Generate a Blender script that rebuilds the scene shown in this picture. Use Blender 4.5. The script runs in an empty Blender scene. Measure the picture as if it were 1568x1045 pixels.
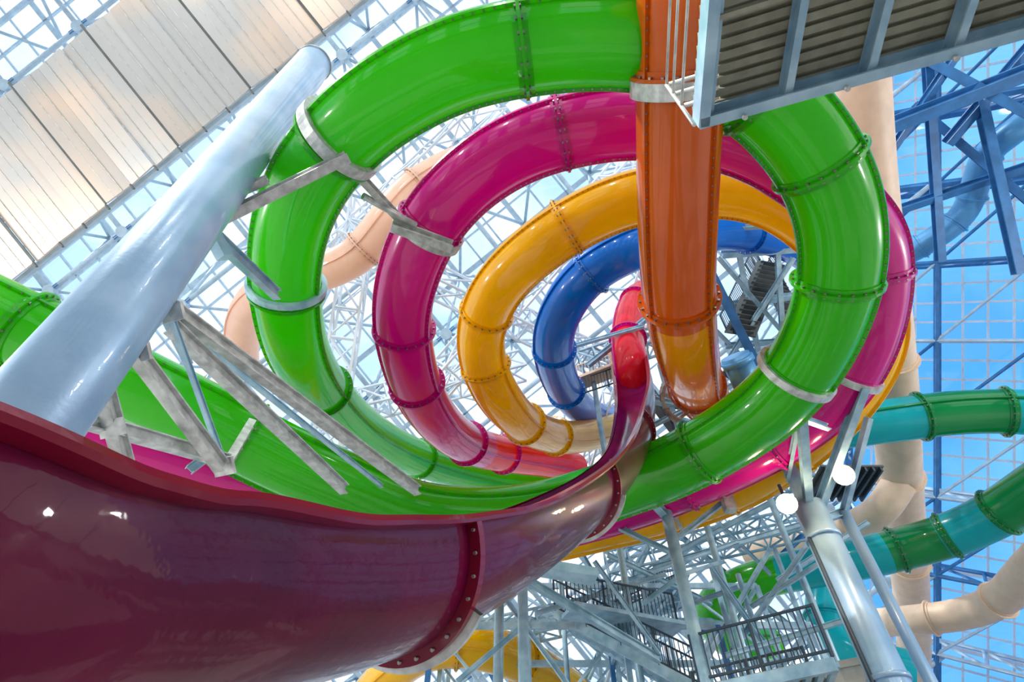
import bpy, math, random
from mathutils import Vector, Matrix
random.seed(4)
# ------------------------------------------------------------------ camera
PITCH=math.radians(50)
CAM=Vector((0,0,1.6)); R=Vector((1,0,0))
F=Vector((0,math.cos(PITCH),math.sin(PITCH))); U=Vector((0,-math.sin(PITCH),math.cos(PITCH)))
FP=871.0
cd=bpy.data.cameras.new("camera"); cam=bpy.data.objects.new("camera",cd)
bpy.context.scene.collection.objects.link(cam)
cam.location=CAM; cam.rotation_euler=(math.radians(90)+PITCH,0,0)
cd.lens=20.0; cd.sensor_width=36; cd.clip_start=.05; cd.clip_end=500
bpy.context.scene.camera=cam
def S(x,y,d): return CAM+d*(F+R*((x-784)/FP)+U*((522.5-y)/FP))
def H(x,y,z):
    v=F+R*((x-784)/FP)+U*((522.5-y)/FP)
    return CAM+v*((z-CAM.z)/v.z)
Z=Vector((0,0,1))
# ------------------------------------------------------------------ materials
def nt(name):
    m=bpy.data.materials.new(name); m.use_nodes=True
    n=m.node_tree; n.nodes.clear(); return m,n,n.nodes,n.links
def mat(name,col,rough=.3,metal=0,coat=0,trans=0,var=.12,scale=2.0,bump=0,spec=.5,tcol=None,col2=None):
    m,t,N,L=nt(name)
    o=N.new('ShaderNodeOutputMaterial'); p=N.new('ShaderNodeBsdfPrincipled')
    tc=N.new('ShaderNodeTexCoord'); nz=N.new('ShaderNodeTexNoise'); nz.inputs['Scale'].default_value=scale; nz.inputs['Detail'].default_value=5
    L.new(tc.outputs['Object'],nz.inputs['Vector'])
    r=N.new('ShaderNodeValToRGB'); L.new(nz.outputs['Fac'],r.inputs['Fac'])
    c2=col2 if col2 else tuple(c*(1-var) for c in col)
    r.color_ramp.elements[0].position=.35; r.color_ramp.elements[0].color=(*c2,1)
    r.color_ramp.elements[1].position=.65; r.color_ramp.elements[1].color=(*col,1)
    L.new(r.outputs['Color'],p.inputs['Base Color'])
    p.inputs['Roughness'].default_value=rough; p.inputs['Metallic'].default_value=metal; p.inputs['Specular IOR Level'].default_value=spec
    p.inputs['Coat Weight'].default_value=coat; p.inputs['Coat Roughness'].default_value=.05
    if bump:
        b=N.new('ShaderNodeBump'); b.inputs['Strength'].default_value=bump; b.inputs['Distance'].default_value=.02
        n2=N.new('ShaderNodeTexNoise'); n2.inputs['Scale'].default_value=scale*12; L.new(tc.outputs['Object'],n2.inputs['Vector'])
        L.new(n2.outputs['Fac'],b.inputs['Height']); L.new(b.outputs['Normal'],p.inputs['Normal'])
        if coat: L.new(b.outputs['Normal'],p.inputs['Coat Normal'])
    if trans:
        mx=N.new('ShaderNodeMixShader'); tr=N.new('ShaderNodeBsdfTranslucent')
        tr.inputs['Color'].default_value=(*(tcol or col),1)
        mx.inputs[0].default_value=trans
        L.new(p.outputs[0],mx.inputs[1]); L.new(tr.outputs[0],mx.inputs[2]); L.new(mx.outputs[0],o.inputs['Surface'])
    else: L.new(p.outputs[0],o.inputs['Surface'])
    return m
def fg(name,col,tcol,trans=.25,coat=.9): return mat(name,col,.25,coat=coat,trans=trans,tcol=tcol,spec=.25,var=.08)
GREEN=fg("green_fiberglass",(.03,.45,.002),(.25,1,.0),.34)
DGREEN=fg("deep_green_fiberglass",(.0,.26,.07),(.02,.8,.15))
MAG=fg("magenta_fiberglass",(.66,.0,.30),(1,.0,.45),.28)
YEL=fg("yellow_fiberglass",(1,.58,.0),(1,.75,.0),.32)
BLUE=fg("blue_fiberglass",(.0,.16,.66),(0,.3,1),.18,.5)
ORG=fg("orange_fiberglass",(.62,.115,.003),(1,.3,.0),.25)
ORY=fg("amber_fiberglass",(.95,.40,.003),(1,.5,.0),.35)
RED=fg("red_fiberglass",(.95,.01,.035),(1,.02,.04),.45,.7)
TEAL=fg("teal_fiberglass",(.01,.47,.54),(.05,.9,.9),.3,.4)
PUR=mat("maroon_gelcoat",(.125,.001,.03),.35,coat=.45,var=.4,scale=1.1,bump=.07,spec=.08)
PURI=mat("purple_gelcoat_inside",(.15,.004,.09),.14,coat=.7,var=.2,spec=.3)
RIM=mat("maroon_flange",(.21,.003,.024),.3,coat=.4,spec=.2)
BEI=mat("beige_duct",(.80,.60,.44),.5,var=.12)
PINK=mat("pale_fiberglass",(.95,.70,.55),.3,coat=.3,trans=.4)
STL=mat("painted_steel",(.42,.62,.72),.35,metal=.1,coat=.2,scale=3,col2=(.24,.42,.54))
COLM=mat("blue_grey_painted_steel",(.36,.54,.72),.34,metal=.15,coat=.3,scale=1.2,col2=(.25,.42,.60),bump=.1)
GAL=mat("galvanized_steel",(.66,.70,.67),.4,metal=.3,var=.4,scale=6)
WST=mat("pale_blue_roof_steel",(.48,.65,.78),.5,var=.2)
WS2=mat("white_mullion_steel",(.75,.86,.95),.5,var=.1)
BST=mat("blue_roof_steel",(.04,.20,.48),.45,var=.3)
DBL=mat("blue_duct_metal",(.09,.33,.62),.35,metal=.2)
DARK=mat("dark_railing_steel",(.03,.06,.09),.5)
DECK=mat("underside_decking",(.36,.36,.26),.6,var=.3,scale=4)
STAIRD=mat("dark_stair_steel",(.11,.13,.13),.6,var=.3)
CONC=mat("concrete",(.5,.5,.45),.8,var=.25,scale=2)
BOLT=mat("bolt_steel",(.35,.32,.3),.35,metal=.8)
SHELL=mat("added_dark_shell",(.10,.12,.15),.7,var=.2)
def paneltile():
    m,t,N,L=nt("ceiling_baffle_metal")
    o=N.new('ShaderNodeOutputMaterial'); p=N.new('ShaderNodeBsdfPrincipled'); tr=N.new('ShaderNodeBsdfTranslucent')
    tc=N.new('ShaderNodeTexCoord'); nz=N.new('ShaderNodeTexNoise'); nz.inputs['Scale'].default_value=.25
    L.new(tc.outputs['Object'],nz.inputs['Vector']); r=N.new('ShaderNodeValToRGB'); L.new(nz.outputs['Fac'],r.inputs['Fac'])
    r.color_ramp.elements[0].position=.42; r.color_ramp.elements[0].color=(.60,.61,.60,1)
    r.color_ramp.elements[1].position=.64; r.color_ramp.elements[1].color=(.82,.69,.58,1)
    L.new(r.outputs[0],p.inputs['Base Color']); L.new(r.outputs[0],tr.inputs['Color']); p.inputs['Roughness'].default_value=.35; p.inputs['Metallic'].default_value=.3
    mx=N.new('ShaderNodeMixShader'); mx.inputs[0].default_value=.3
    L.new(p.outputs[0],mx.inputs[1]); L.new(tr.outputs[0],mx.inputs[2]); L.new(mx.outputs[0],o.inputs[0]); return m
PANEL=paneltile()
def glass(name,col,g=.06):
    m,t,N,L=nt(name); o=N.new('ShaderNodeOutputMaterial'); a=N.new('ShaderNodeBsdfTransparent'); b=N.new('ShaderNodeBsdfGlossy')
    a.inputs[0].default_value=(*col,1); b.inputs['Roughness'].default_value=.05
    mx=N.new('ShaderNodeMixShader'); mx.inputs[0].default_value=g
    L.new(a.outputs[0],mx.inputs[1]); L.new(b.outputs[0],mx.inputs[2]); L.new(mx.outputs[0],o.inputs[0]); return m
GLA=glass("clear_roof_glass",(.97,.99,1)); GLB=glass("blue_tinted_glass",(.17,.50,.98))
def emis(name,col,s):
    m,t,N,L=nt(name); o=N.new('ShaderNodeOutputMaterial'); e=N.new('ShaderNodeEmission'); e.inputs[0].default_value=(*col,1); e.inputs[1].default_value=s
    L.new(e.outputs[0],o.inputs[0]); return m
LAMP=emis("lamp_glow",(1,.78,.5),60)
# ------------------------------------------------------------------ mesh builder
class MB:
    def __init__(s,name): s.name=name; s.v=[]; s.f=[]; s.m=[]; s.sm=[]; s.mats=[]
    def mi(s,m):
        if m not in s.mats: s.mats.append(m)
        return s.mats.index(m)
    def face(s,idx,m,sm=False): s.f.append(idx); s.m.append(s.mi(m)); s.sm.append(sm)
    def box(s,p,q,w,h,m,up=Z):
        p=Vector(p); q=Vector(q); t=q-p
        if t.length<1e-5: return
        t.normalize()
        a=t.cross(up)
        if a.length<1e-3: a=t.cross(Vector((1,0,0)))
        a.normalize(); b=a.cross(t).normalized(); i=len(s.v)
        for e in (p,q):
            for x,y in ((-1,-1),(1,-1),(1,1),(-1,1)): s.v.append(e+a*(x*w/2)+b*(y*h/2))
        for fc in ((0,1,2,3),(7,6,5,4),(0,4,5,1),(1,5,6,2),(2,6,7,3),(3,7,4,0)): s.face([i+k for k in fc],m)
    def ibeam(s,p,q,w,h,m,up=Z):
        p=Vector(p); q=Vector(q); t=(q-p).normalized(); a=t.cross(up)
        if a.length<1e-3: a=t.cross(Vector((1,0,0)))
        a.normalize(); b=a.cross(t).normalized(); k=h*.12
        s.box(p+b*(h/2),q+b*(h/2),w,k,m,up); s.box(p-b*(h/2),q-b*(h/2),w,k,m,up); s.box(p,q,w*.15,h,m,up)
    def pipe(s,p,q,r,m,n=12,r2=None,caps=True):
        p=Vector(p); q=Vector(q); t=(q-p).normalized(); a=t.orthogonal().normalized(); b=t.cross(a); i=len(s.v)
        r2=r if r2 is None else r2
        for e,rr in ((p,r),(q,r2)):
            for k in range(n):
                an=2*math.pi*k/n; s.v.append(e+a*(rr*math.cos(an))+b*(rr*math.sin(an)))
        for k in range(n): s.face([i+k,i+(k+1)%n,i+n+(k+1)%n,i+n+k],m,True)
        if caps: s.face([i+k for k in range(n)][::-1],m); s.face([i+n+k for k in range(n)],m)
    def sweep(s,fr,prof,m,closed=True,sm=True):
        n=len(prof); i=len(s.v)
        for (c,t,a,b) in fr:
            for (x,y) in prof: s.v.append(c+a*x+b*y)
        for j in range(len(fr)-1):
            mm=m(j) if callable(m) else m
            for k in range(n if closed else n-1):
                k2=(k+1)%n; s.face([i+j*n+k,i+j*n+k2,i+(j+1)*n+k2,i+(j+1)*n+k],mm,sm)
    def build(s,parent=None):
        me=bpy.data.meshes.new(s.name); me.from_pydata([tuple(v) for v in s.v],[],s.f)
        for m in s.mats: me.materials.append(m)
        me.polygons.foreach_set("material_index",s.m); me.polygons.foreach_set("use_smooth",s.sm); me.update()
        o=bpy.data.objects.new(s.name,me); bpy.context.scene.collection.objects.link(o)
        if parent: o.parent=parent
        return o
def crv(pts,n=8):
    out=[]; P=[pts[0]*2-pts[1]]+list(pts)+[pts[-1]*2-pts[-2]]
    for i in range(1,len(P)-2):
        a,b,c,d=P[i-1],P[i],P[i+1],P[i+2]
        for k in range(n):
            t=k/n; out.append(.5*((2*b)+(c-a)*t+(2*a-5*b+4*c-d)*t*t+(3*b-a-3*c+d)*t**3))
    out.append(P[-2]); return out
def smooth(P,it):
    for _ in range(it): P=[P[0]]+[(P[i-1]+P[i]*2+P[i+1])/4 for i in range(1,len(P)-1)]+[P[-1]]
    return P
def frames(P,up=None):
    fr=[]; a=None
    for i,p in enumerate(P):
        t=(P[min(i+1,len(P)-1)]-P[max(i-1,0)]).normalized()
        if a is None: a=t.cross(Z).normalized()
        a=(a-t*a.dot(t)).normalized(); fr.append((p,t,a,t.cross(a)))
    return fr
def circ(r,n=40): return [(r*math.cos(2*math.pi*k/n),r*math.sin(2*math.pi*k/n)) for k in range(n)]
def ring(mb,c,t,a,b,r,m,dr=.08,th=.07,n=40,bolts=0):
    i=len(mb.v)
    for (cc,rr) in ((c-t*th,r),(c-t*th,r+dr),(c+t*th,r+dr),(c+t*th,r)):
        for (x,y) in circ(rr,n): mb.v.append(cc+a*x+b*y)
    for j in range(3):
        for k in range(n): mb.face([i+j*n+k,i+j*n+(k+1)%n,i+(j+1)*n+(k+1)%n,i+(j+1)*n+k],m,False)
    for k in range(bolts):
        an=2*math.pi*(k+.5)/bolts; o=a*math.cos(an)+b*math.sin(an)
        mb.box(c+o*(r+dr*.5)-t*(th+.03),c+o*(r+dr*.5)+t*(th+.03),.045,.045,BOLT,up=o)
TUBES={}
def tube(name,rows,mfun,flm,dia=1.5,joints=(),rib=(.6,.6+math.pi),sm=10):
    mb=MB(name)
    W=[S(x,y,dia*FP/w) for x,y,w in rows]
    P=smooth(crv(W,8),sm); fr=frames(P); r=dia/2
    mb.sweep(fr,circ(r),(lambda j:mfun(j/8.0)) if callable(mfun) else mfun)
    for an in rib:
        f2=[(c+(a*math.cos(an)+b*math.sin(an))*r,t,(a*math.cos(an)+b*math.sin(an)),(-a*math.sin(an)+b*math.cos(an))) for c,t,a,b in fr]
        mb.sweep(f2,[(-.02,-.03),(.07,-.03),(.07,.03),(-.02,.03)],flm,sm=False)
        if dia==1.5:
            for i in range(1,len(fr)-1):
                c,t,a,b=f2[i]
                if (c-CAM).length<17: mb.box(c+a*.035-b*.05,c+a*.035+b*.05,.03,.03,BOLT,up=a)
    for (x,y,d) in joints:
        tgt=S(x,y,d); k=min(range(len(fr)),key=lambda i:(fr[i][0]-tgt).length)
        ring(mb,*fr[k],r,flm,.12,.03,bolts=22 if rib else 0)
        ring(mb,*fr[k],r,flm,.035,.13)
    TUBES[name]=(fr,r)
    return mb.build()
def near(name,x,y,d):
    fr,r=TUBES[name]; t=S(x,y,d); return min(fr,key=lambda f:(f[0]-t).length),r
def fd(w,dia=1.5): return dia*FP/w
# ------------------------------------------------------------------ big tube slides
gr=[(840,748,44),(740,732,48),(640,703,56),(560,662,66),(500,605,78),(458,540,90),(441,460,99),(440,400,104),(452,330,110),(490,250,117),
(560,175,124),(650,118,128),(740,84,131),(860,64,132),(985,64,132),(1080,95,131),(1160,140,130),(1225,205,127),(1268,280,123),(1286,360,119),
(1280,440,114),(1247,530,107),(1188,610,100),(1105,672,95),(1015,720,90),(930,752,86),(800,790,90),(650,790,95),(540,748,99),(430,700,103),
(320,643,107),(180,575,111),(60,515,114),(-100,440,118),(-280,370,120)]
tube("green_tube_slide",gr,GREEN,GREEN,joints=[(640,703,fd(56)),(475,600,fd(80)),(440,445,fd(100)),(512,225,fd(120)),(795,72,fd(131)),(1160,140,fd(130)),(1250,255,fd(124)),(1283,435,fd(115)),(1215,580,fd(104)),(1070,690,fd(93)),(375,670,fd(105)),(40,505,fd(114))],rib=(0.0,2.4))
mg=[(880,716,44),(830,706,48),(770,696,54),(715,680,61),(670,645,69),(638,590,76),(620,520,83),(619,460,88),(635,395,93),(665,335,97),(715,278,100),
(785,230,103),(870,200,105),(970,186,105),(1070,196,105),(1170,228,104),(1260,290,102),(1320,350,99),(1338,410,96),(1330,490,94),(1298,570,90),
(1235,640,86),(1140,698,82),(1035,745,79),(940,778,77),(800,810,80),(650,820,86),(520,785,92),(400,745,95),(280,708,97),(160,668,99),(60,630,100),(-120,570,104),(-280,520,106)]
tube("magenta_tube_slide",mg,lambda j: RED if j<2.6 else MAG,MAG,joints=[(770,696,fd(54)),(718,680,fd(61)),(640,596,fd(76)),(618,505,fd(84)),(660,345,fd(97)),(862,202,fd(105)),(1338,425,fd(96)),(1295,575,fd(90)),(1180,675,fd(84)),(1050,740,fd(79))],rib=(0.0,2.4))  # red on the far end paints a glow into the tube colour
yl=[(960,650,42),(900,668,48),(850,669,53),(803,650,60),(765,608,66),(741,555,69),(739,500,72),(760,443,77),(805,393,80),(860,352,82),
(920,320,83),(980,300,84),(1060,290,84),(1140,292,85),(1215,320,86),(1285,380,87),(1330,445,87),(1340,510,86),(1322,565,85),(1280,625,82),(1215,685,78),
(1135,738,74),(1035,777,71),(940,800,69),(800,830,72),(650,850,78),(500,820,84),(350,780,88),(210,735,90),(80,690,92),(-120,630,94),(-280,590,95)]
tube("yellow_tube_slide",yl,YEL,YEL,joints=[(850,669,fd(53)),(808,652,fd(60)),(741,565,fd(69)),(745,478,fd(74)),(868,350,fd(82)),(1225,685,fd(78)),(1110,750,fd(74))],rib=(0.0,2.4))
bl=[(950,640,36),(905,636,44),(875,612,50),(856,575,55),(848,535,60),(852,495,64),(873,452,67),(910,412,69),(970,380,70),(1040,362,64),(1110,354,58),(1180,364,54),(1240,392,50),(1300,450,46)]
tube("blue_tube_slide",bl,BLUE,BLUE,joints=[(868,600,fd(52)),(848,530,fd(60)),(905,415,fd(69)),(1150,358,fd(56))],rib=(0.0,))
org=[(1052,-160,160),(1048,-30,146),(1041,130,133),(1038,250,125),(1037,350,118),(1038,440,110),(1045,505,101),(1057,560,88),(1070,600,72),(1092,628,58),(1130,645,48)]
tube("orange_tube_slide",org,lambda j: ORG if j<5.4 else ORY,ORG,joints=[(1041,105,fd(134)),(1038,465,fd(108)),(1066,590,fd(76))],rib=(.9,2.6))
tube("pale_tube_slide",[(372,560,46),(372,490,50),(405,445,54),(470,425,57),(545,395,58),(590,340,58),(640,285,57),(720,245,56),(820,222,54),(960,215,52)],PINK,PINK,joints=[(400,450,fd(54)),(560,385,fd(58)),(640,285,fd(57))],rib=(.6,))
tube("teal_tube_slide",[(1150,690,58),(1220,668,61),(1290,655,64),(1360,645,66),(1440,634,67),(1520,630,68),(1600,634,70),(1700,650,72)],lambda j: TEAL if j<3.6 or j>5.3 else DGREEN,DGREEN,joints=[(1280,656,fd(64)),(1405,640,fd(66)),(1535,630,fd(68))],rib=(0.,))
tube("teal_green_tube_slide",[(1800,650,80),(1700,680,76),(1600,738,70),(1530,785,66),(1460,818,63),(1390,838,61),(1320,855,60),(1240,870,58),(1170,885,56),(1110,910,54),(1088,945,52),(1120,985,50),(1180,985,48)],
 lambda j: DGREEN if (j<3 or 4.2<j<5.5) else (TEAL if j<7.6 else GREEN),DGREEN,joints=[(1530,785,fd(66)),(1450,820,fd(63)),(1375,842,fd(61)),(1270,865,fd(58))],rib=(0.,))
tube("teal_tube_slide",[(1265,900,52),(1262,945,54),(1285,985,56),(1330,1010,58),(1400,1030,60)],TEAL,TEAL,joints=[(1262,945,fd(54))],rib=())
tube("amber_tube_slide",[(560,1075,60),(620,1010,64),(690,985,66),(770,1000,64),(850,1040,60),(930,1110,56)],YEL,YEL,joints=[(700,985,fd(66)),(800,1010,fd(62))])
tube("red_tube_slide",[(972,598,54),(965,556,54),(961,520,50),(966,480,46),(985,448,42),(1040,430,38)],RED,MAG,joints=[(961,520,fd(50)),(970,465,fd(44))],rib=(.6,))
# ducts
tube("air_duct",[(1308,40,86),(1318,150,82),(1330,280,76),(1348,420,72),(1362,540,68),(1372,640,64),(1377,720,60),(1385,800,55),(1393,880,50),(1398,960,46),(1402,1100,40)],BEI,BEI,dia=1.7,joints=[(1372,560,fd(68,1.7)),(1378,735,fd(59,1.7)),(1393,860,fd(51,1.7))],rib=())
tube("air_duct",[(1700,780,56),(1620,830,54),(1568,880,50),(1530,920,47),(1470,942,44),(1400,950,42),(1330,955,38)],BEI,BEI,dia=1.3,joints=[(1530,920,fd(47,1.3)),(1430,948,fd(43,1.3))],rib=())
tube("air_duct",[(1377,740,46),(1350,780,46),(1310,805,44),(1240,830,42),(1150,850,38)],BEI,BEI,dia=1.3,joints=[(1300,808,fd(44,1.3))],rib=())
tube("blue_air_duct",[(1640,120,40),(1568,190,40),(1510,235,38),(1492,290,37),(1470,335,36),(1410,378,35),(1340,410,33)],DBL,DBL,dia=1.2,joints=[(1510,235,fd(38,1.2)),(1492,300,fd(37,1.2)),(1465,345,fd(36,1.2)),(1410,380,fd(35,1.2))],rib=())
# ------------------------------------------------------------------ purple open flume
prow=[(-420,790,1.75,(0,.64,-.77)),(-160,808,1.95,(0,.64,-.77)),(0,826,2.2,(0,.64,-.77)),(150,836,2.55,(0,.64,-.77)),(300,846,3.0,(0,.66,-.75)),(450,852,3.65,(-.02,.68,-.72)),
(590,844,4.45,(-.06,.74,-.65)),(700,816,5.35,(-.12,.82,-.52)),(800,778,6.9,(-.28,.88,-.32)),(880,738,9.4,(-.48,.85,-.05)),(932,698,12.6,(-.68,.65,.3)),(960,655,16.3,(-.75,.4,.5)),(970,600,20.5,(-.55,.25,.8)),(963,550,25.5,(-.3,.15,.94))]
pP=smooth(crv([S(x,y,d) for x,y,d,o in prow],12),14)
pO=smooth(crv([(R*o[0]+U*o[1]-F*o[2]) for x,y,d,o in prow],12),8)
pF=[]
for i,p in enumerate(pP):
    t=(pP[min(i+1,len(pP)-1)]-pP[max(i-1,0)]).normalized()
    o=pO[i]; o=(o-t*o.dot(t)).normalized(); pF.append((p,t,t.cross(o),o))
mb=MB("purple_flume_slide"); RR=.75
def arc(r,a0,a1,n): return [(r*math.sin(a0+(a1-a0)*k/n),-r*math.cos(a0+(a1-a0)*k/n)) for k in range(n+1)]
A=math.radians(92)
mb.sweep(pF,arc(RR,-A,A,40),PUR,closed=False); mb.sweep(pF,arc(RR-.04,-A,A,40),PURI,closed=False)
for sgn in (-1,1):
    x0,y0=RR*math.sin(A)*sgn,-RR*math.cos(A)
    mb.sweep(pF,[(x0-.05*sgn,y0+.03),(x0+.10*sgn,y0+.03),(x0+.115*sgn,y0-.005),(x0+.10*sgn,y0-.03),(x0,y0-.03)],RIM,sm=False)
def halfflange(k,m,dr=.09,th=.035,a0=-A,a1=A,bolts=16,off=0):
    c,t,a,b=pF[k]; c=c+t*off; n=40; i=len(mb.v)
    for cc,rr in ((c-t*th,RR-.005),(c-t*th,RR+dr),(c+t*th,RR+dr),(c+t*th,RR-.005)):
        for x,y in arc(rr,a0,a1,n): mb.v.append(cc+a*x+b*y)
    for j in range(3):
        for q in range(n): mb.face([i+j*(n+1)+q,i+j*(n+1)+q+1,i+(j+1)*(n+1)+q+1,i+(j+1)*(n+1)+q],m)
    for q in range(bolts):
        an=a0+(a1-a0)*(q+.5)/bolts; o=a*math.sin(an)-b*math.cos(an)
        mb.pipe(c+o*(RR+dr*.55)-t*(th+.02),c+o*(RR+dr*.55)+t*(th+.02),.014,BOLT,6)
def kp(x,y,d):
    g=S(x,y,d); return min(range(len(pF)),key=lambda i:(pF[i][0]-g).length)
k1=kp(605,842,4.5); k2=kp(868,745,8.9)
halfflange(k1,RIM); halfflange(k2,RIM,bolts=14); halfflange(kp(960,660,15.5),RIM)
halfflange(k1,GAL,.15,.025,-.95,.8,0,.06); halfflange(k2,GAL,.15,.03,-1.25,1.0,0,.08)
mb.build()
# ------------------------------------------------------------------ steel columns
def vcol(mb,x,y,d,r,m,top=0,n=20):
    p=S(x,y,d); mb.pipe(Vector((p.x,p.y,0)),p+Z*top,r,m,n)
    return p
mb=MB("steel_support_column")
pt=S(480,98,15.7); pb=S(40,650,5.2); foot=pb+(pb-pt)*(pb.z/(pt.z-pb.z))
mb.pipe(foot,pt,.45,COLM,40); mb.pipe(foot,foot+Z*.06,.7,COLM,32)
tdir=(pt-pb).normalized()
mb.pipe(pt,pt+tdir*.05,.48,GAL,32)
for k in range(8):
    an=2*math.pi*k/8; aa=tdir.orthogonal().normalized(); bb=tdir.cross(aa); o=(aa*math.cos(an)+bb*math.sin(an))*.42
    mb.pipe(pt+o+tdir*.05,pt+o+tdir*.12,.035,BOLT,6)
def clampband(mb,name,x,y,d,m,w=.1):
    (c,t,a,b),r=near(name,x,y,d); ring(mb,c,t,a,b,r+.01,m,.12,w); return c
clampband(mb,"green_tube_slide",520,215,fd(120),GAL,.12)
clampband(mb,"green_tube_slide",440,440,fd(101),STL,.07)
clampband(mb,"magenta_tube_slide",655,352,fd(97),GAL,.14)
a1=S(305,352,9.6); a2=S(532,240,10.2); mb.ibeam(a1,a2,.18,.2,GAL)
mb.ibeam(S(340,305,9.9),S(410,275,10.0),.14,.16,GAL)
mb.box(a1+Vector((0,0,-.3)),a1+Vector((0,0,.5)),.3,.16,GAL)
mb.ibeam(S(325,358,9.4),S(425,452,11.6),.16,.2,STL); mb.box(S(325,358,9.4),S(345,395,9.4),.2,.2,STL)
mb.ibeam(S(528,245,10.6),S(625,350,12.6),.14,.16,GAL); mb.ibeam(S(600,345,12.2),S(692,378,12.6),.2,.24,GAL)
mb.pipe(S(556,300,11.4),S(636,345,12.4),.07,GAL,10)
mb.build()
# braces low on the left
mb=MB("steel_brace_frame")
for a in [(250,462,7.4,640,752,12,.16),(262,500,7.4,528,750,11,.16),(222,455,7.4,585,745,12.5,.07),(205,536,6.6,340,716,7.6,.15),(135,645,6.2,348,706,8,.14),
 (160,598,6.2,192,716,6.6,.14),(250,480,7.3,290,560,8.2,.08),(345,716,7.8,385,648,9.5,.12),(345,716,7.8,255,466,7.2,.06),(290,720,7.6,330,690,8,.1)]:
    mb.ibeam(S(*a[0:3]),S(*a[3:6]),a[6],a[6]*1.1,GAL if a[6]>.1 else STL)
for (x,y,d) in ((262,478,7.2),(340,714,7.7),(210,540,6.6),(168,655,6.3)):
    mb.box(S(x,y-12,d),S(x+6,y+14,d),.3,.05,GAL)
mb.build()
# right columns
mb=MB("steel_support_column")
c0=vcol(mb,1238,775,15.3,.4,COLM,n=32); p=Vector((c0.x,c0.y,0)); mb.pipe(p,p+Z*.06,.65,COLM,24)
for z in (3.0,6.2,9.5): mb.pipe(Vector((c0.x,c0.y,z-.05)),Vector((c0.x,c0.y,z+.05)),.44,COLM,28)
mb.pipe(Vector((c0.x-.42,c0.y-.1,0)),Vector((c0.x-.42,c0.y-.1,c0.z-1)),.05,DARK,8)
c1=vcol(mb,1292,785,15.3,.14,COLM)
for a in [(1238,778,15.3,1196,690,16.5,.36),(1238,775,15.3,1226,625,13.2,.2),(1255,775,15.3,1322,592,13.8,.2),(1205,735,15.8,1225,628,13.3,.1),(1245,800,15,1292,785,15.3,.15),
 (1292,785,15.3,1330,640,15,.14),(1250,830,15,1300,900,13.8,.1),(1225,640,13.4,1268,655,14,.12)]:
    mb.ibeam(S(*a[0:3]),S(*a[3:6]),a[6],a[6]*1.2,STL)
clampband(mb,"green_tube_slide",1228,585,fd(104),GAL,.08)
clampband(mb,"magenta_tube_slide",1300,575,fd(90),GAL,.08)
mb.build()
mb=MB("steel_support_column")
c2=vcol(mb,1020,785,16,.16,STL)
mb.ibeam(S(1020,790,16),S(1000,770,15.6),.2,.2,STL); clampband(mb,"yellow_tube_slide",1035,777,fd(71),GAL,.06)
for a in [(1030,830,15.8,1120,760,16.5,.12),(1035,850,15.7,930,800,16.5,.12),(1045,880,15.5,985,925,15.5,.09),(1045,880,15.5,1110,860,16.5,.09)]:
    mb.ibeam(S(*a[0:3]),S(*a[3:6]),a[6],a[6],STL)
mb.build()
# ------------------------------------------------------------------ lattice stair tower, bottom centre
def lattice(mb,p,q,sd,n,m,th=.07,up=Z):
    p=Vector(p); q=Vector(q); t=(q-p).normalized(); a=t.cross(up)
    if a.length<.01: a=Vector((1,0,0))
    a.normalize(); b=a.cross(t).normalized(); cs=[a*sd/2+b*sd/2,-a*sd/2+b*sd/2,-a*sd/2-b*sd/2,a*sd/2-b*sd/2]
    for c in cs: mb.box(p+c,q+c,th*1.4,th*1.4,m)
    for i in range(n):
        u=p.lerp(q,i/n); v=p.lerp(q,(i+1)/n)
        for k in range(4):
            c,e=cs[k],cs[(k+1)%4]
            mb.box(u+c,u+e,th,th,m); mb.box(u+(c if i%2 else e),v+(e if i%2 else c),th,th,m)
def railing(mb,p,q,m,h=1.05,step=.14,post=1.2,r=.022):
    p=Vector(p); q=Vector(q); L=(q-p).length
    for z in (h,.12): mb.box(p+Z*z,q+Z*z,.05,.05,m)
    n=max(1,int(L/step))
    for i in range(n+1): u=p.lerp(q,i/n); mb.box(u+Z*.12,u+Z*h,r,r,m)
    n=max(1,int(L/post))
    for i in range(n+1): u=p.lerp(q,i/n); mb.box(u,u+Z*(h+.03),.06,.06,m)
def stair(mb,p,q,wv,m,mr,n=16):
    p=Vector(p); q=Vector(q); wv=Vector(wv)
    for o in (Vector((0,0,0)),wv): mb.box(p+o,q+o,.06,.3,m); railing(mb,p+o+Z*.1,q+o+Z*.1,mr)
    run=(q-p); hz=Vector((run.x,run.y,0)).normalized()
    for i in range(n):
        u=p.lerp(q,(i+.5)/n); mb.box(u,u+wv,.28,.04,m); mb.box(u+hz*.12+Z*.07,u+wv+hz*.12+Z*.07,.02,.13,m)
mb=MB("steel_stair_tower")
for (x,y,d) in ((765,905,17),(800,885,15.5),(858,880,21),(930,900,22),(1130,880,20),(1185,840,22),(1090,870,19),(985,900,20)):
    vcol(mb,x,y,d,.14 if d<18 else .09,STL,n=10)
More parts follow.
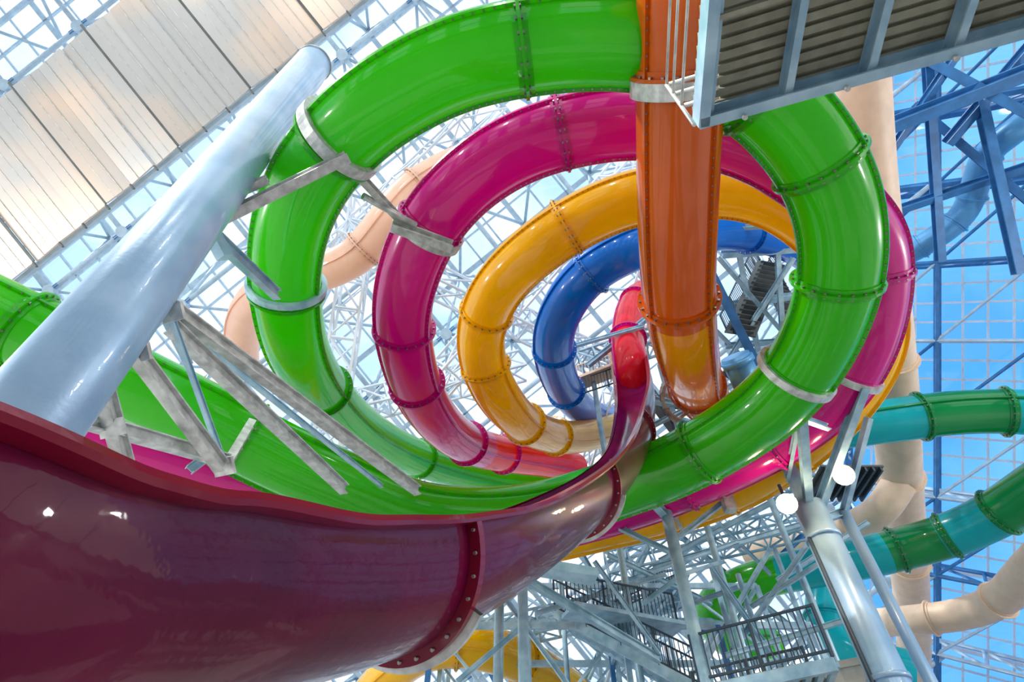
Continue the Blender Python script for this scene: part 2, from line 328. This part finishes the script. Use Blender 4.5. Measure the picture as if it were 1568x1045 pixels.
for a in [(800,885,15.5,1010,1010,16,.16),(765,905,17,870,1050,15,.1),(800,960,15,700,1045,13.5,.1),(858,880,21,1000,960,20,.1),(930,850,20,1090,925,20,.12),(930,900,20,1130,830,21,.1),
 (1090,870,18,1180,1000,17,.12),(1180,840,20,1070,1030,16.5,.12),(1240,830,19,1120,1000,17,.12),(1045,930,18,1130,900,18,.1),(1000,870,21,1240,800,21,.14),(1010,860,22,1200,760,22,.14),
 (910,860,17,1010,1000,16,.09),(700,950,18,800,890,17,.1),(820,940,18,1020,880,19,.1),(1110,1005,16,1330,940,15,.1),(1190,890,20,1330,800,20,.12),(1150,930,18,1260,860,18,.1),(1100,800,22,1180,880,22,.1)]:
    mb.ibeam(S(*a[0:3]),S(*a[3:6]),a[6],a[6]*1.2,STL)
mb.box(S(815,868,14),S(912,884,14),.5,.22,STL)
XS=[-2.5,.5,3.5,6.5,9.5]; YS=[18.5,21.5,24.5]; ZS=[0,3.2,6.4,9.6,12.4]
for yi,yy in enumerate(YS):
    zt_=len(ZS)-1 if yi else len(ZS)-2
    for xi,xx in enumerate(XS):
        mb.box(Vector((xx,yy,0)),Vector((xx,yy,ZS[zt_])),.16,.16,BST if (xi+yi)%3==0 else STL)
        for k in range(1,zt_+1):
            if xi<len(XS)-1:
                mb.box(Vector((xx,yy,ZS[k])),Vector((XS[xi+1],yy,ZS[k])),.12,.2,STL)
                a_=ZS[k-1]; b2=ZS[k]
                if (xi+k)%2: a_,b2=b2,a_
                mb.box(Vector((xx,yy,a_)),Vector((XS[xi+1],yy,b2)),.08,.08,STL)
            if yi<len(YS)-1: mb.box(Vector((xx,yy,ZS[k])),Vector((xx,YS[yi+1],ZS[k])),.1,.16,STL)
lattice(mb,S(930,870,23),S(1240,800,23),.9,9,STL,.06)
lattice(mb,S(700,985,22),S(1060,905,23),.9,12,STL,.06)
lattice(mb,S(1060,760,24),S(1260,720,24),.9,7,STL,.06)
for (x,y,d,x2,y2,d2) in ((880,830,26,1000,1040,24),(1000,820,26,900,1040,24),(1040,820,25,1210,960,24),(1230,820,25,1060,980,24),(700,930,24,760,1045,23),(1120,800,27,960,900,26)):
    mb.ibeam(S(x,y,d),S(x2,y2,d2),.16,.2,BST if x%40 else STL)
stair(mb,S(1075,1060,15.5),S(850,940,18.5),(.6,1.2,0),STL,DARK,20)
stair(mb,S(900,965,20),S(1040,900,22.5),(.4,1.1,0),STL,DARK,16)
la=H(1075,1062,6.2); lb=H(1280,1018,6.2); off=Vector((.5,2.2,0))
for i in range(12):
    u=la.lerp(lb,i/11); mb.box(u,u+off,.12,.1,STL)
mb.box(la,lb,.12,.25,STL); mb.box(la+off,lb+off,.12,.25,STL); mb.box(la+off/2+Z*.12,lb+off/2+Z*.12,2.2,.04,DECK)
railing(mb,la+Z*.15,lb+Z*.15,DARK); railing(mb,la+off+Z*.15,lb+off+Z*.15,DARK)
ua=H(870,935,9.5); ub=H(1040,965,9.5); mb.box(ua,ub,1.0,.12,STL); railing(mb,ua+Z*.1,ub+Z*.1,DARK)
mb.build()
mb=MB("concrete_pier")
ca=S(1130,1045,14); cb=S(1335,1005,13)
ca.z=cb.z=min(ca.z,cb.z)-.1; d3=Vector((.4,1.6,0))
h=Vector((0,0,ca.z/2)); mb.box(ca-h+d3/2,cb-h+d3/2,1.8,ca.z,CONC); mb.box(ca+d3/2,cb+d3/2,1.95,.15,CONC)
mb.build()
# stair tower behind the orange slide
mb=MB("slide_access_tower")
for (x,y,d) in ((1010,560,26),(1100,570,26),(905,560,27)):
    vcol(mb,x,y,d,.12,STL,n=8)
def slab(mb,c,ex,ey,m,m2,sl=8):
    mb.box(c-ex*.5,c+ex*.5,ey.length,.06,m,up=Z)
    for i in range(sl):
        u=c-ex*.5+ex*((i+.5)/sl); mb.box(u-ey*.5-Z*.12,u+ey*.5-Z*.12,.06,.14,m2)
slab(mb,S(1290,738,17.8),Vector((1.9,0,0)),Vector((0,1.6,0)),STAIRD,DARK)
slab(mb,S(1130,690,25),Vector((5,0,0)),Vector((0,2.0,0)),STAIRD,STL)
for a in [(1100,395,23,1225,540,24,.16),(1215,395,23,1110,560,24,.16),(1090,420,23,1160,560,23,.35),(1060,470,25,1190,600,25,.15),(1100,350,22,1235,345,22,.15),(1080,600,22,1200,520,24,.2),
  (985,610,24,1130,640,24,.25),(900,560,25,1000,480,26,.2),(880,530,25,985,500,25,.15),(985,660,23,1180,560,23,.15),(1110,560,21,1160,590,21,.5),(1105,390,24,1235,380,24,.25),(1100,470,25,1240,450,25,.25),
  (1130,380,24,1165,560,25,.2),(1190,380,24,1200,540,25,.2),(1110,530,25,1230,520,25,.2)]:
    mb.ibeam(S(*a[0:3]),S(*a[3:6]),a[6],a[6],STL if a[6]<.3 else BST)
stair(mb,S(1060,700,22),S(985,600,26),(.8,.9,0),STAIRD,DARK,18)
stair(mb,S(1115,510,23),S(1165,400,26),(1.0,.2,0),STAIRD,DARK,16)
stair(mb,S(1215,520,24),S(1160,410,27),(1.0,.2,0),STAIRD,DARK,16)
railing(mb,S(885,585,26),S(990,545,26),BEI); railing(mb,S(880,610,25),S(985,575,25),DARK); mb.box(S(885,588,26),S(990,548,26),.8,.15,BEI)
lattice(mb,S(890,560,28),S(1010,520,28),1,5,STL,.08)
lattice(mb,S(1235,610,22),S(1060,700,22),.8,6,STL,.07)
mb.pipe(S(1125,545,20),S(1150,600,20),.5,DBL,20); mb.pipe(S(1128,550,19.9),S(1132,558,19.9),.56,DBL,20)
mb.build()
mb=MB("slide_landing_cradle")
c=S(1062,606,17.6); n=(S(1062,606,18)-S(1050,540,14)).normalized(); aa=n.orthogonal().normalized(); bb=n.cross(aa)
for k in range(24):
    a0=2*math.pi*k/24; a1_=2*math.pi*(k+1)/24
    mb.box(c+(aa*math.cos(a0)+bb*math.sin(a0))*.95,c+(aa*math.cos(a1_)+bb*math.sin(a1_))*.95,.12,.16,GAL)
for k in range(6):
    a0=math.pi*k/3; mb.box(c+(aa*math.cos(a0)+bb*math.sin(a0))*.95,c+n*1.6,.1,.1,GAL)
mb.box(c+n*1.6,c+n*1.6-Z*4,.3,.3,GAL)
mb.build()
mb=MB("slide_collar_clamp")
(cc,tt,a_,b_),r=near("orange_tube_slide",1041,132,fd(133))
ring(mb,cc,tt,a_,b_,r+.01,GAL,.09,.14); mb.box(S(1090,130,9.2),S(1130,120,8.6),.2,.3,GAL); mb.build()
# ------------------------------------------------------------------ steel access deck, top right
mb=MB("steel_access_deck"); zd=7.17
A0=H(1068,190,zd); B0=H(1568,50,zd); D0=H(1088,-60,zd)
e1=(B0-A0); L1=e1.length; e1.normalize(); e2=(D0-A0).normalized(); L1*=1.7; L2=3.6
for i in range(int(L2/.11)):
    u=A0+e2*(.06+i*.11)+Z*.2
    mb.box(u,u+e1*L1,.07,.05,DECK)
mb.box(A0+e2*L2/2+Z*.25,A0+e2*L2/2+e1*L1+Z*.25,L2,.03,DECK)
for i in range(8):
    u=A0+e1*(.1+i*.72)
    mb.ibeam(u+Z*.05,u+e2*L2+Z*.05,.07,.16,STL)
mb.box(A0+Z*.02,A0+e1*L1+Z*.02,.03,.26,STL); mb.box(A0+Z*-.1+e2*.04,A0+e1*L1+Z*-.1+e2*.04,.09,.03,STL); mb.box(A0+Z*.15+e2*.04,A0+e1*L1+Z*.15+e2*.04,.09,.03,STL)
mb.box(A0+Z*.02,A0+e2*L2+Z*.02,.03,.26,STL); mb.box(A0+Z*-.1+e1*.04,A0+e2*L2+Z*-.1+e1*.04,.09,.03,STL)
mb.box(A0+e2*.9+Z*-.02,A0+e2*.9+e1*L1+Z*-.02,.04,.1,DECK)
for z in (.55,.95,1.3): mb.pipe(A0-e1*.03+Z*z,A0-e1*.03+e2*L2+Z*z,.015,GAL,8); mb.pipe(A0+Z*z,A0+e1*L1+Z*z,.025,GAL,8)
for i in range(3): mb.pipe(A0-e1*.03+e2*i*1.6,A0-e1*.03+e2*i*1.6+Z*1.3,.02,GAL,8)
for i in range(6):
    u=A0+e1*(.4+i*.9); mb.pipe(u-Z*.1,u-Z*.16,.025,GAL,8)
mb.build()
# ------------------------------------------------------------------ ceiling baffle strip, top left
mb=MB("ceiling_baffle_panels")
th=math.radians(38.8); q1=R*math.cos(th)+U*math.sin(th); q2=-R*math.sin(th)+U*math.cos(th); DB=22.0
o=S(285,215,DB)
x=-11.0; k=0
while x<13:
    w=1.15; gap=.012 if k%3!=2 else .09
    p=o+q1*(x+w/2)+F*random.uniform(-.03,.03)
    tl=random.uniform(-.10,.10)
    mb.box(p-q2*.02,p+q2*5.75,w,.1,PANEL,up=(F+q1*tl).normalized())
    for s_ in (.33,.66): mb.box(p+q1*(w*(s_-.5))-F*.06,p+q2*5.75+q1*(w*(s_-.5))-F*.06,.02,.03,GAL,up=F)
    if k%3==2: mb.box(p+q1*(w/2+gap/2)-F*.05,p+q2*6.0+q1*(w/2+gap/2)-F*.05,.10,.05,STAIRD,up=F)
    mb.box(p+q1*(w/2)-q2*.03-F*.05,p+q1*(w/2)-q2*.25-F*.05,.06,.1,STAIRD,up=F)
    x+=w+gap; k+=1
for dd in (0,5.7): mb.box(o-q1*11+F*.3+q2*dd,o+q1*13+F*.3+q2*dd,.16,.2,WST,up=F)
mb.build()
# ------------------------------------------------------------------ glazed roof (left / centre)
XB=25.0
def clipx(p,q,lim):
    a=(p-CAM).dot(R); b=(q-CAM).dot(R)
    if a>lim and b>lim: return None
    if a>lim: p=p+(q-p)*((a-lim)/(a-b))
    if b>lim: q=q+(p-q)*((b-lim)/(b-a))
    return p,q
mb=MB("ceiling_glazing_frame"); DA=42.0
O=CAM+F*DA
n=int(60/2.0)
for i in range(-n,n+1):
    for (e,f) in ((q1,q2),(q2,q1)):
        c=clipx(O+e*(i*2.0)-f*60,O+e*(i*2.0)+f*60,XB)
        if c: mb.box(c[0],c[1],.13 if i%3 else .36,.2,WST,up=F)
mb.build()
mb=MB("ceiling_space_frame_truss"); pt_=6.0; d1=-.8; d2=-5.6
for i in range(-10,10):
    for j in range(-10,10):
        a=O+q1*(i*pt_)+q2*(j*pt_)+F*d1; b=O+q1*((i+.5)*pt_)+q2*((j+.5)*pt_)+F*d2
        if (b-CAM).dot(R)>XB-1 or abs((b-O).dot(U))>37 or (b-O).dot(R)<-45: continue
        for s1 in (0,1):
            for s2 in (0,1): mb.pipe(b,O+q1*((i+s1)*pt_)+q2*((j+s2)*pt_)+F*d1,.11,WST,6)
        mb.pipe(b,b+q1*pt_,.16,WST,8); mb.pipe(b,b+q2*pt_,.16,WST,8)
        mb.pipe(b-F*.25,b+F*.25,.38,WST,10); mb.box(b-q1*.7,b+q1*.7,.2,.3,BST,up=F)
mb.build()
mb=MB("roof_tie_truss")
for (a,b) in (((330,560,30),(760,150,30)),((480,640,28),(800,560,31)),((520,360,27),(930,560,30)),((640,620,27),(1010,200,31)),((500,700,27),(560,300,28)),((900,760,30),(1000,420,31))):
    lattice(mb,S(*a),S(*b),1.2,9,WS2,.08)
mb.build()
def quad(name,ps,m):
    b=MB(name); b.v=list(ps); b.face([0,1,2,3],m); return b.build()
quad("ceiling",[CAM+F*42.2+R*-62+U*-48,CAM+F*42.2+R*XB+U*-48,CAM+F*42.2+R*XB+U*48,CAM+F*42.2+R*-62+U*48],GLA)
# glazed slope on the right
mb=MB("window_wall_frame"); hg=CAM+F*42+R*XB; s=(R*math.cos(.62)-F*math.sin(.62)).normalized(); ns=s.cross(U)
for i in range(0,24):
    p=hg+s*(i*1.3); mb.box(p-U*36,p+U*36,.13 if i%4 else .3,.2,WS2 if i%4 else BST,up=ns)
for j in range(-28,29):
    p=hg+U*(j*1.3); mb.box(p,p+s*34,.26 if j%4==0 else .14,.1,WS2,up=ns)
mb.build()
mb=MB("blue_roof_truss")
nin=(s.cross(U)).normalized()
if nin.dot(F)>0: nin=-nin
for j in range(-6,8):
    base=hg+U*(j*5.0)+nin*1.2
    tw=.34 if j>1 else .2
    mt=BST if j>0 or j%2 else WST
    for q in (0,2.2):
        mb.box(base+nin*q,base+nin*q+s*30,tw,tw,mt)
    m_=12
    for k in range(m_):
        a=base+s*(30*k/m_); b=base+s*(30*(k+1)/m_)
        mb.box(a,b+nin*2.2,.15,.15,mt); mb.box(a,a+nin*2.2,.15,.15,mt)
        if k%2==0:
            mb.box(a+nin*2.2,a+nin*2.2+U*5,.22,.22,BST); mb.box(a+nin*2.2,a+U*5+s*5+nin*2.2,.14,.14,mt)
for (a,b,r) in (((1345,200,26),(1600,100,24),.55),((1380,70,26),(1620,200,24),.4),((1400,160,28),(1600,330,26),.35),((1500,150,26),(1560,420,26),.4),((1350,330,28),(1620,240,26),.35),((1420,100,26),(1440,400,28),.35),((1345,260,27),(1480,60,25),.3),((1450,220,27),(1620,20,24),.4)):
    mb.ibeam(S(*a),S(*b),r,r,BST)
mb.build()
quad("window_1",[hg-U*40-nin*.2,hg-U*40+s*36-nin*.2,hg+U*40+s*36-nin*.2,hg+U*40-nin*.2],GLB)
# ------------------------------------------------------------------ unseen dark shell added behind the viewer for reflection contrast
quad("added_dark_ceiling",[Vector((-60,-40,29)),Vector((60,-40,29)),Vector((60,-9,29)),Vector((-60,-9,29))],SHELL)
mb=MB("added_dark_wall")  # unseen wall added so glossy slides mirror dark bands and bright openings
for i in range(13):
    x0=-60+i*9.5; mb.box(Vector((x0,-40,14.5)),Vector((x0+4.2,-40,14.5)),.4,29,SHELL)
mb.box(Vector((-60,-40,3)),Vector((60,-40,3)),.5,6,SHELL); mb.box(Vector((-60,-40,17)),Vector((60,-40,17)),.5,1.5,SHELL)
mb.build()
# ------------------------------------------------------------------ floor
m,t,N,L=nt("pool_deck_tile"); o_=N.new('ShaderNodeOutputMaterial'); p_=N.new('ShaderNodeBsdfPrincipled'); br=N.new('ShaderNodeTexBrick'); tc=N.new('ShaderNodeTexCoord')
L.new(tc.outputs['Object'],br.inputs['Vector']); br.inputs['Scale'].default_value=1.5; br.inputs['Color1'].default_value=(.42,.39,.38,1); br.inputs['Color2'].default_value=(.38,.36,.35,1); br.inputs['Mortar'].default_value=(.25,.25,.25,1)
L.new(br.outputs['Color'],p_.inputs['Base Color']); p_.inputs['Roughness'].default_value=.5; L.new(p_.outputs[0],o_.inputs[0])
quad("floor",[Vector((-70,-60,0)),Vector((70,-60,0)),Vector((70,70,0)),Vector((-70,70,0))],m)
# ------------------------------------------------------------------ lamps
for (x,y,d) in ((1292,728,14.6),(1205,772,14.6)):
    mb=MB("floodlight"); p=S(x,y,d); tow=(CAM-p).normalized()
    mb.pipe(p-tow*.3,p,.1,DARK,16,r2=.26,caps=False); mb.pipe(p-tow*.32,p-tow*.3,.1,DARK,16)
    mb.pipe(p-tow*.05,p-tow*.02,.2,LAMP,16); mb.box(p-tow*.3,p-tow*.3+Z*.6,.06,.06,DARK); ob=mb.build()
    ld=bpy.data.lights.new("floodlight_bulb","POINT"); ld.energy=70; ld.color=(1,.72,.42); ld.shadow_soft_size=.12
    lo=bpy.data.objects.new("bulb",ld); bpy.context.scene.collection.objects.link(lo); lo.location=p+tow*.15; lo.parent=ob
def added_light(name,c,target,sx,sy,en,mount):  # area light in a housing, added out of view for highlights
    mb=MB(name); c=Vector(c); dr=(Vector(target)-c).normalized()
    a=dr.cross(Z).normalized()
    mb.box(c-a*(sx/2+.1)-dr*.15,c+a*(sx/2+.1)-dr*.15,sy+.2,.2,SHELL,up=dr); mb.pipe(c-dr*.2,Vector(mount),.05,DARK,8)
    ob=mb.build()
    ld=bpy.data.lights.new(name+"_lamp","AREA"); ld.shape='RECTANGLE'; ld.size=sx; ld.size_y=sy; ld.energy=en; ld.color=(1,.98,.95)
    lo=bpy.data.objects.new("lamp",ld); bpy.context.scene.collection.objects.link(lo); lo.location=c
    up=dr.cross(a)
    lo.rotation_euler=Matrix((a,-a.cross(dr)*-1,-dr)).transposed().to_euler() if False else (-dr).to_track_quat('Z','X').to_euler(); lo.parent=ob
for (x,y) in ((-22,-12),(-12,-14),(-3,-12),(7,-14),(17,-12),(27,-14)):  # invented overhead row behind the camera, brightens and adds gloss highlights
    added_light("added_overhead_light",(x,y,25),(2,12,9),2.0,.5,900,(x,y,29))
for (x,y,z,e) in ((-29,-2,8,1500),(-29,6,13,1500),(-29,-10,5,1500),(30,-3,6,1300),(30,6,12,1300)):  # invented lights off to both sides, for streaks along the tubes
    added_light("added_side_light",(x,y,z),(2,12,12),1.3,1.3,e,(x-2 if x<0 else x+2,y,z))
mb=MB("added_light_post")  # unseen posts made up to carry the added side lights
for x in (-31,32):
    for y in (-10,-2.5,6):
        mb.pipe(Vector((x,y,0)),Vector((x,y,14)),.18,COLM,12)
mb.build()
# ------------------------------------------------------------------ sun + sky
sd=bpy.data.lights.new("sun","SUN"); sd.energy=5.0; sd.angle=.03; sd.color=(1,.97,.92)
so=bpy.data.objects.new("sun",sd); bpy.context.scene.collection.objects.link(so)
so.rotation_euler=Vector((-.6,-.28,.78)).to_track_quat('Z','Y').to_euler()
w=bpy.data.worlds.new("sky"); bpy.context.scene.world=w; w.use_nodes=True; N=w.node_tree.nodes; L=w.node_tree.links; N.clear()
o=N.new('ShaderNodeOutputWorld'); bg=N.new('ShaderNodeBackground'); tc=N.new('ShaderNodeTexCoord'); nz=N.new('ShaderNodeTexNoise'); nz.inputs['Scale'].default_value=2.8; nz.inputs['Detail'].default_value=6
r=N.new('ShaderNodeValToRGB'); L.new(tc.outputs['Generated'],nz.inputs['Vector']); L.new(nz.outputs['Fac'],r.inputs['Fac'])
r.color_ramp.elements[0].position=.36; r.color_ramp.elements[0].color=(.45,.70,1,1); r.color_ramp.elements[1].position=.54; r.color_ramp.elements[1].color=(1,1,1,1)
L.new(r.outputs[0],bg.inputs[0]); bg.inputs[1].default_value=1.45; L.new(bg.outputs[0],o.inputs[0])
try:
    bpy.context.scene.view_settings.view_transform='Standard'
except Exception as e: print(e)
